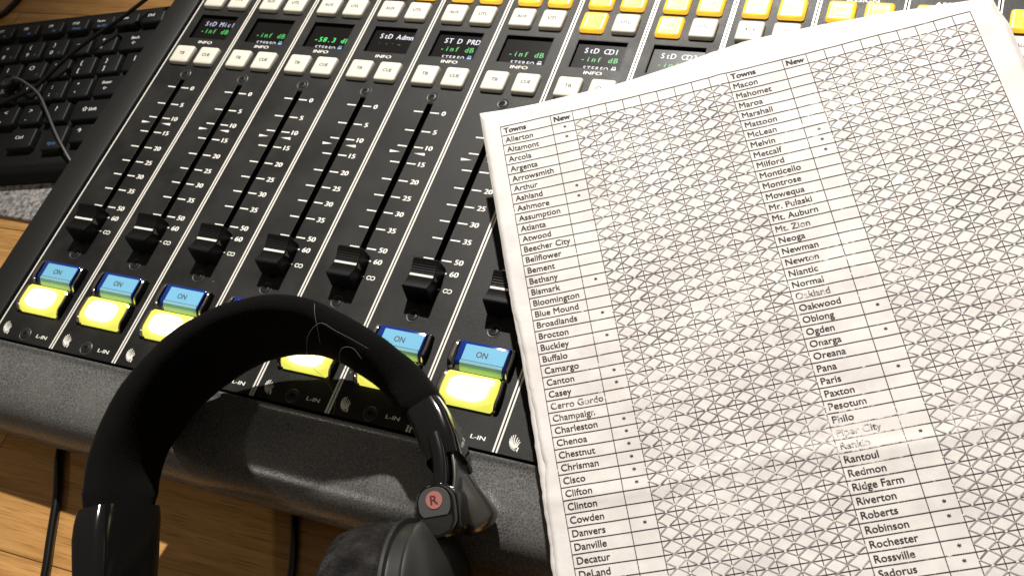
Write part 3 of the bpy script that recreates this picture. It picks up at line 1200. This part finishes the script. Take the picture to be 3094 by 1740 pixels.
def hpt(x, y, z):
    """x across, y up the limb, z out of the badge face."""
    return hinge_c + ax_s * -x - ax_l * y + ax_n * z


def hloop(w2, h_up, h_dn, r, z, n=6):
    return [hpt(x, y, zz) for x, y, zz in rrect(-w2, w2, -h_dn, h_up, r, z, n)]


mb = MB()
mb.loops([hloop(6.6, 8.5, 9, 6.0, -13), hloop(8.0, 9.8, 10.5, 7.4, -8), hloop(8.2, 10.0, 11.0, 7.6, 8), hloop(7.9, 9.7, 10.7, 7.4, 10.2),
          hloop(7.2, 9.0, 10.0, 6.8, 11.3)], M["gloss"])
hinge = hpart(mb, "hinge", ang=45)
mb = MB()
pl = [p for p in rrect(-6.3, 6.3, -4.0, 8.3, 5.4, 11.45, 6)]
pl = [(x, max(y, -2.3), z) for x, y, z in pl]
mb.loops([[hpt(*p) for p in pl], [hpt(p[0] * .98, p[1] * .98 + .05, 11.75) for p in pl]], M["greyplate"])
# lower, darker facet
lo = [(-6.3, -2.5, 11.42), (-6.2, -5.0, 11.42), (-4.4, -8.0, 11.42), (0, -9.2, 11.42), (4.4, -8.0, 11.42), (6.2, -5.0, 11.42), (6.3, -2.5, 11.42)]
mb.add([hpt(*p) for p in lo], [tuple(range(7))], M["satin"])
hpart(mb, "hinge_plate", parent=hinge, ang=40)
mb = MB()
n = 32
mb.loops([[hpt(3.25 * math.cos(2 * math.pi * k / n) + 0.2, 3.6 + 3.25 * math.sin(2 * math.pi * k / n), z) for k in range(n)] for z in (11.7, 11.95)], M["red"])
put_text(mb, "R", 0.2, 1.95, 12.02, 3.3, M["redletter"], align='C', width=2.8, bold=0.02, xf=lambda x, y, z: hpt(x, y, z))
hpart(mb, "badge", parent=hinge)

# yoke: glossy arm behind the hinge with a rounded end
mb = MB()
yk = catmull([(278.0, -190.0, 12), (282, -194, 10), (286, -197.5, 8), (289.5, -200.5, 5.5)], 5)
rad = [6.6 + 1.4 * math.sin(math.pi * 0.5 * i / (len(yk) - 1)) for i in range(len(yk))]
yk += [yk[-1] + (yk[-1] - yk[-3]).normalized() * t for t in (1.6, 3.0, 4.0, 4.5)]
rad += [rad[-1] * k for k in (0.94, 0.78, 0.50, 0.12)]
mb.tube(yk, rad, M["steel"], 20, 1.15)
hpart(mb, "yoke", ang=60)


def ear(center, axis, sign, name_c="ear_cushion", name_h="ear_cup"):
    """Cushion on the inner side (-axis), housing on the outer side."""
    axis = Vector(axis).normalized()
    u = axis.cross(Vector((0, 0, 1))).normalized()
    v = u.cross(axis)
    n = 56
    ringp = lambda r, t: [Vector(center) + axis * t + (u * math.cos(2 * math.pi * k / n) * 0.92 + v * math.sin(2 * math.pi * k / n)) * r for k in range(n)]
    mb = MB()
    prof = [(20, -23), (24, -25.5), (29, -27), (34, -26.3), (38, -23), (40, -15), (40.3, -6), (39.5, -1.5), (37.5, 0)]
    L = []
    for r, t in prof:
        L.append([p + axis * noise.noise(p / 6.0) * 0.7 for p in ringp(r, t)])
    mb.loops(L, M["velour_grey"], True, False)
    r3 = random.Random(5)
    for _ in range(5000):
        i, k = r3.randrange(len(L) - 1), r3.randrange(n)
        q = L[i][k].lerp(L[i + 1][k], r3.random()).lerp(L[i][(k + 1) % n], r3.random() * 0.6)
        s_ = Vector((r3.uniform(-1, 1), r3.uniform(-1, 1), r3.uniform(-1, 1))).normalized()
        out_ = ((q - Vector(center)).normalized() + s_ * 0.7).normalized()
        w_ = out_.cross(s_).normalized() * 0.07
        mb.add([q - w_, q + w_, q + out_ * r3.uniform(0.4, 1.1)], [(0, 1, 2)], M["fuzz_grey"])
    hpart(mb, name_c, smooth=True)
    mb = MB()
    prof = [(37.5, 0.2), (40.6, 0.6), (41.2, 1.6), (40.6, 2.6), (38.4, 3.0), (38.2, 8.2), (39.6, 8.6), (40.0, 9.8), (39.2, 11.4), (33, 15.5), (22, 18.5), (8, 19.5)]
    mb.loops([ringp(r, t) for r, t in prof], M["satin"], False, True)
    hpart(mb, name_h, ang=35)


ear((278, -243.5, 4.8), (0.93, 0.33, 0.03), 1)
ear((170, -318, 4.0), (-0.93, 0.33, 0.03), -1)

# pale hairs caught on the pad
HAIRS = [("pale hair curling to the left across the headband pad's right shoulder",
          [(206, -161, 38), (208, -156, 46), (213, -151, 49.5), (220, -152, 47), (227, -152.5, 42), (232, -152.5, 36)]),
         ("fine hair arching down from the headband pad's top over its inner side",
          [(208, -144, 51.5), (210, -148, 51.5), (212, -152.5, 49), (213, -157, 43)]),
         ("short curled hair hanging off the pad over the lit yellow button",
          [(206, -163, 30), (211, -165, 25), (214, -169, 18), (213, -173, 12), (210, -173, 8)]),
         ("looped pale hair on the velour near the right end of the headband pad",
          [(231, -158, 38), (227, -155.5, 41.5), (223, -157, 42.5), (221.5, -160.5, 38), (223, -162, 31)])]
for lab, pts in HAIRS:
    mb = MB()
    mb.tube(catmull(pts, 6), 0.07, M["hair"], 5)
    o = mb.build("hair_strand", None, True)
    tag(o, lab, "hair", "hairs on the headband")

# ------------------------------------------------------------------ the town list
H = [0.8659491767786788, -0.5477307245636409, 243.2875365518691, 0.40309416458913955, 1.0310568355334775, -28.384474791879224,
     -6.137500149079398e-05, -0.00015965085714758469]
COX = [0.0225, 0.4124, -0.3284, -0.6715, 0.2554, 0.4106, -1.0909, 0.2637, 0.5519, 0.4616]
COY = [-0.0948, 1.3296, 0.6978, 0.1718, -0.161, -0.162, -1.1946, -0.6179, -0.563, -0.6446]


def sheet(u, v, lift=0.0):
    """Point of the lying, slightly buckled sheet at sheet coordinates u (right), v (up)."""
    q = H[6] * u + H[7] * v + 1
    x = (H[0] * u + H[1] * v + H[2]) / q
    y = (H[3] * u + H[4] * v + H[5]) / q
    a, b = u / 110 - 1, -v / 120 - 1
    bs = (1, a, b, a * a, a * b, b * b, a ** 3, a * a * b, a * b * b, b ** 3)
    x += sum(c * k for c, k in zip(COX, bs))
    y += sum(c * k for c, k in zip(COY, bs))
    z = 30.0 - 0.03 * (x - 235) + 0.08 * (y + 22)
    z += 0.45 * noise.noise(Vector((u / 30, v / 22, 1.7))) + 0.22 * noise.noise(Vector((u / 11, v / 8, 5.1)))
    z += 0.5 * math.exp(-((v + 158 + 2 * math.sin(u / 17)) / 3.0) ** 2) + 0.35 * math.exp(-((u - 104 + 1.5 * math.sin(v / 19)) / 2.5) ** 2)
    return (x, y, z + lift)


def outline(pts, step=1.5, jit=0.0, seed=1):
    r = random.Random(seed)
    out = []
    for (a, b), (c, d) in zip(pts, pts[1:]):
        n = max(1, int(math.hypot(c - a, d - b) / step))
        for k in range(n):
            t = k / n
            out.append((a + (c - a) * t + r.uniform(-jit, jit), b + (d - b) * t + r.uniform(-jit, jit)))
    out.append(pts[-1])
    return out


def edge_at(tab, t):
    """Piecewise linear lookup."""
    if t >= tab[0][0]:
        return tab[0][1]
    for (a, b), (c, d) in zip(tab, tab[1:]):
        if c <= t <= a:
            return b + (d - b) * (t - a) / (c - a)
    return tab[-1][1]


def make_sheet(left, top, right, bottom, dz, name, thick=0.16, jit=0.0, seed=2):
    """Sheet as a grid squeezed between its four edges; left(v), right(v), top(u)."""
    nu, nv = 118, 128
    V, F = [], []
    for layer in (0, 1):
        for j in range(nv + 1):
            for i in range(nu + 1):
                s, t = i / nu, j / nv
                v = 9 + (bottom - 9) * t
                l, r = edge_at(left, v), edge_at(right, v)
                if jit:
                    k = min(1.0, max(0.0, (-v - 40) / 70))
                    l += jit * k * (noise.noise(Vector((v / 3.5, 0.2, seed))) + 0.6 * noise.noise(Vector((v / 1.4, 3.2, seed))))
                u = l + (r - l) * s
                tp = edge_at(top, -u)
                v2 = v + (tp - 9) * max(0, 1 - t * 6)
                V.append(sheet(u, v2, dz - layer * thick))
    n1 = (nu + 1) * (nv + 1)
    for j in range(nv):
        for i in range(nu):
            a = j * (nu + 1) + i
            F.append((a + nu + 1, a + nu + 2, a + 1, a))
            F.append((n1 + a, n1 + a + 1, n1 + a + nu + 2, n1 + a + nu + 1))
    for i in range(nu):
        a, b = i, nv * (nu + 1) + i
        F.append((a, a + 1, n1 + a + 1, n1 + a))
        F.append((b + 1, b, n1 + b, n1 + b + 1))
    for j in range(nv):
        a, b = j * (nu + 1), j * (nu + 1) + nu
        F.append((a + nu + 1, a, n1 + a, n1 + a + nu + 1))
        F.append((b, b + nu + 1, n1 + b + nu + 1, n1 + b))
    mb = MB()
    mb.add(V, F, M["paper"])
    return mb


TOPT = [(9.1, 9.1), (-19.5, 7.5), (-60, 8.0), (-86, 9.9), (-118, 13.0), (-150, 12.0), (-184, 9.0), (-222, 4.6), (-230, 3.0)]
LEFT = [(9.1, -9.1), (-30, -8.8), (-85, -8.5), (-103, -7.7), (-121, -7.6), (-142, -8.0), (-164, -8.4), (-174, -8.2), (-178, -9.3), (-184, -9.0), (-230, -9.3)]
RIGHT = [(9.1, 225.0), (3, 225.2), (-6, 227.0), (-27, 226.6), (-230, 226.6)]
LEFT2 = [(9.1, -8.5), (-60, -8.1), (-84, -7.9), (-92, -6.9), (-104, -6.2), (-110, -6.5), (-125, -5.9), (-141, -5.7), (-146, -4.9), (-150, -6.2), (-162, -7.0),
         (-174, -7.2), (-184, -7.9), (-230, -8.2)]
TOPT2 = [(t, v - 1.7) for t, v in TOPT]
mb = make_sheet(LEFT, TOPT, RIGHT, -232, -0.22, "backing", thick=0.10, jit=0.45)
back = mb.build("backing_sheet", None, True)
tag(back, "blank worn sheet with torn edges under the printed town list", "paper")

mb = make_sheet(LEFT2, TOPT2, [(a, b - 1.0) for a, b in RIGHT], -231, 0.0, "list", thick=0.12, jit=0.5, seed=5)
T_, N_, C_, HR = 24.75778, 10.566345, 7.9501, 4.685498
BLK = T_ + N_ + 9 * C_
NROW = 48
cols = []
for blk in (0, 1):
    x = blk * BLK
    cols += [x, x + T_] + [x + T_ + N_ + k * C_ for k in range(9)]
cols.append(2 * BLK)
LIFT = 0.13
rnd = random.Random(11)


def worn(u, v):
    """How far the print has rubbed off: along the fold and in handled patches."""
    f = 0.85 * math.exp(-((v + 158) / 11) ** 2) * min(1.0, max(0.0, (u - 30) / 70))
    f += 0.45 * math.exp(-((v + 122) / 5) ** 2) * math.exp(-((u - 15) / 40) ** 2)
    return f + 0.55 * noise.noise(Vector((u / 14, v / 9, 7.7)))


def stroke(p, q, wd, mat, n=1, lift=LIFT, wav=0.0):
    """Ribbon lying on the sheet from p to q."""
    dx, dy = q[0] - p[0], q[1] - p[1]
    d = math.hypot(dx, dy)
    nx_, ny_ = -dy / d * wd / 2, dx / d * wd / 2
    V, F = [], []
    for k in range(n + 1):
        t = k / n
        ox = wav * noise.noise(Vector((p[0] + dx * t, p[1] + dy * t, 2.0)) / 3.0) if wav else 0
        x, y = p[0] + dx * t + nx_ * ox * 8, p[1] + dy * t + ny_ * ox * 8
        V += [sheet(x - nx_, y - ny_, lift), sheet(x + nx_, y + ny_, lift)]
    faded = []
    for k in range(n):
        f = (2 * k, 2 * k + 2, 2 * k + 3, 2 * k + 1)
        t = (k + 0.5) / n
        w_ = worn(p[0] + dx * t, p[1] + dy * t)
        (faded if mat in (M["ink"],) and w_ > 0.5 else F).append(f)
    if F:
        mb.add(V, F, mat)
    if faded:
        mb.add(V, faded, M["ink_worn"])


for i in range(NROW + 1):
    stroke((0, -i * HR), (2 * BLK, -i * HR), 0.31, M["ink"], 90)
for x in cols:
    stroke((x, 0), (x, -NROW * HR), 0.33, M["ink"], 80)

LEFT_TOWNS = """Allerton Altamont Arcola Argenta Arrowsmith Arthur Ashland Ashmore Assumption Atlanta Atwood Beecher_City Bellflower Bement Bethany
Bismark Bloomington Blue_Mound Broadlands Brocton Buckley Buffalo Camargo Canton Casey Cerro_Gordo Champaign Charleston Chenoa Chestnut Chrisman Cisco
Clifton Clinton Cowden Danvers Danville Decatur DeLand""".split()
RIGHT_TOWNS = """Macon Mahomet Maroa Marshall Mattoon McLean Melvin Metcalf Milford Monticello Montrose Mowequa Mr._Pulaski Mt._Auburn Mt._Zion Neoga
Newman Newton Niantic Normal Oakland Oakwood Oblong Ogden Onarga Oreana Pana Paris Paxton Pesotum Philo Piper_City Rankin Rantoul Redmon Ridge_Farm
Riverton Roberts Robinson Rochester Rossville Sadorus""".split()
STARS_L = {"Allerton", "Altamont", "Ashland", "Ashmore", "Bismark", "Broadlands", "Buckley", "Canton", "Casey", "Charleston", "Chenoa", "Chestnut",
           "Chrisman", "Cisco", "Clifton", "Danvers"}
STARS_R = {"Melvin", "Metcalf", "Milford", "Oblong", "Onarga", "Paris", "Rankin", "Roberts", "Robinson", "Rossville", "Sadorus"}
lay = lambda x, y, z: sheet(x, y, LIFT + 0.03)
for blk, towns, stars in ((0, LEFT_TOWNS, STARS_L), (1, RIGHT_TOWNS, STARS_R)):
    x = blk * BLK
    put_text(mb, "Towns", x + 1.5, -HR + 1.2, 0, 2.4, M["inktext"], sx=1.14, bold=0.045, xf=lay)
    put_text(mb, "New", x + T_ + N_ / 2, -HR + 1.2, 0, 2.4, M["inktext"], align='C', sx=1.14, bold=0.045, xf=lay)
    for i, tname in enumerate(towns):
        faint = tname in ("Piper_City", "Rankin", "Oakland", "Mt._Zion", "Cerro_Gordo", "Champaign")
        put_text(mb, tname.replace("_", " "), x + 1.5, -(i + 2) * HR + 1.2, 0, 2.4, M["ink_worn" if faint else "inktext"], sx=1.16, bold=0.016, xf=lay)
        if tname in stars:
            cx, cy = x + T_ + N_ / 2 + 0.6, -(i + 2) * HR + 2.7
            for a in (90, 150, 210):
                c, s_ = math.cos(math.radians(a)) * 0.75, math.sin(math.radians(a)) * 0.62
                stroke((cx - c, cy - s_), (cx + c, cy + s_), 0.24, M["inktext"], 1, LIFT + 0.03)

# hand-drawn pencil diamonds through every blank cell
for blk in (0, 1):
    for c in range(9):
        xa = blk * BLK + T_ + N_ + c * C_
        for r in range(1, NROW):
            yb = -r * HR
            cx, cy = xa + C_ / 2, yb - HR / 2
            heavy = noise.noise(Vector((xa / 30, yb / 30, 9.0))) + rnd.uniform(-.45, .45)
            j = lambda: rnd.uniform(-0.22, 0.22)
            pts = [(xa + j(), cy + j()), (cx + j(), yb + j() * 0.8), (xa + C_ + j(), cy + j()), (cx + j(), yb - HR + j() * 0.8)]
            for k in range(4):
                if rnd.random() < 0.03:
                    continue
                steep = k in (0, 2)
                mt = M["pencil_dark"] if heavy > (0.38 if steep else 0.62) else M["pencil"]
                stroke(pts[k], pts[(k + 1) % 4], rnd.uniform(0.36, 0.52) * (1.12 if steep else 0.8), mt, 2, LIFT + 0.02 + 0.004 * k, 0.07)
            for k in range(4):           # the grid is rubbed bare where pencil tips met it
                if rnd.random() < 0.42:
                    e = rnd.uniform(0.22, 0.40)
                    stroke((pts[k][0] - e, pts[k][1] - e * 0.2), (pts[k][0] + e, pts[k][1] + e * 0.2), e * 1.5, M["dab"], 1, LIFT + 0.07)
            if rnd.random() < 0.05:      # a second pass of the pencil
                stroke((pts[3][0] + j(), pts[3][1] + j()), (pts[2][0] + j(), pts[2][1] + j()), 0.35, M["pencil_dark"], 2, LIFT + 0.05, 0.12)
lst = mb.build("town_list_sheet")
me = lst.data
me.polygons.foreach_set("use_smooth", [p.material_index == 0 for p in me.polygons])
tag(lst, "printed list of towns in a ruled grid filled with pencil diamonds, lying over the console", "paper")
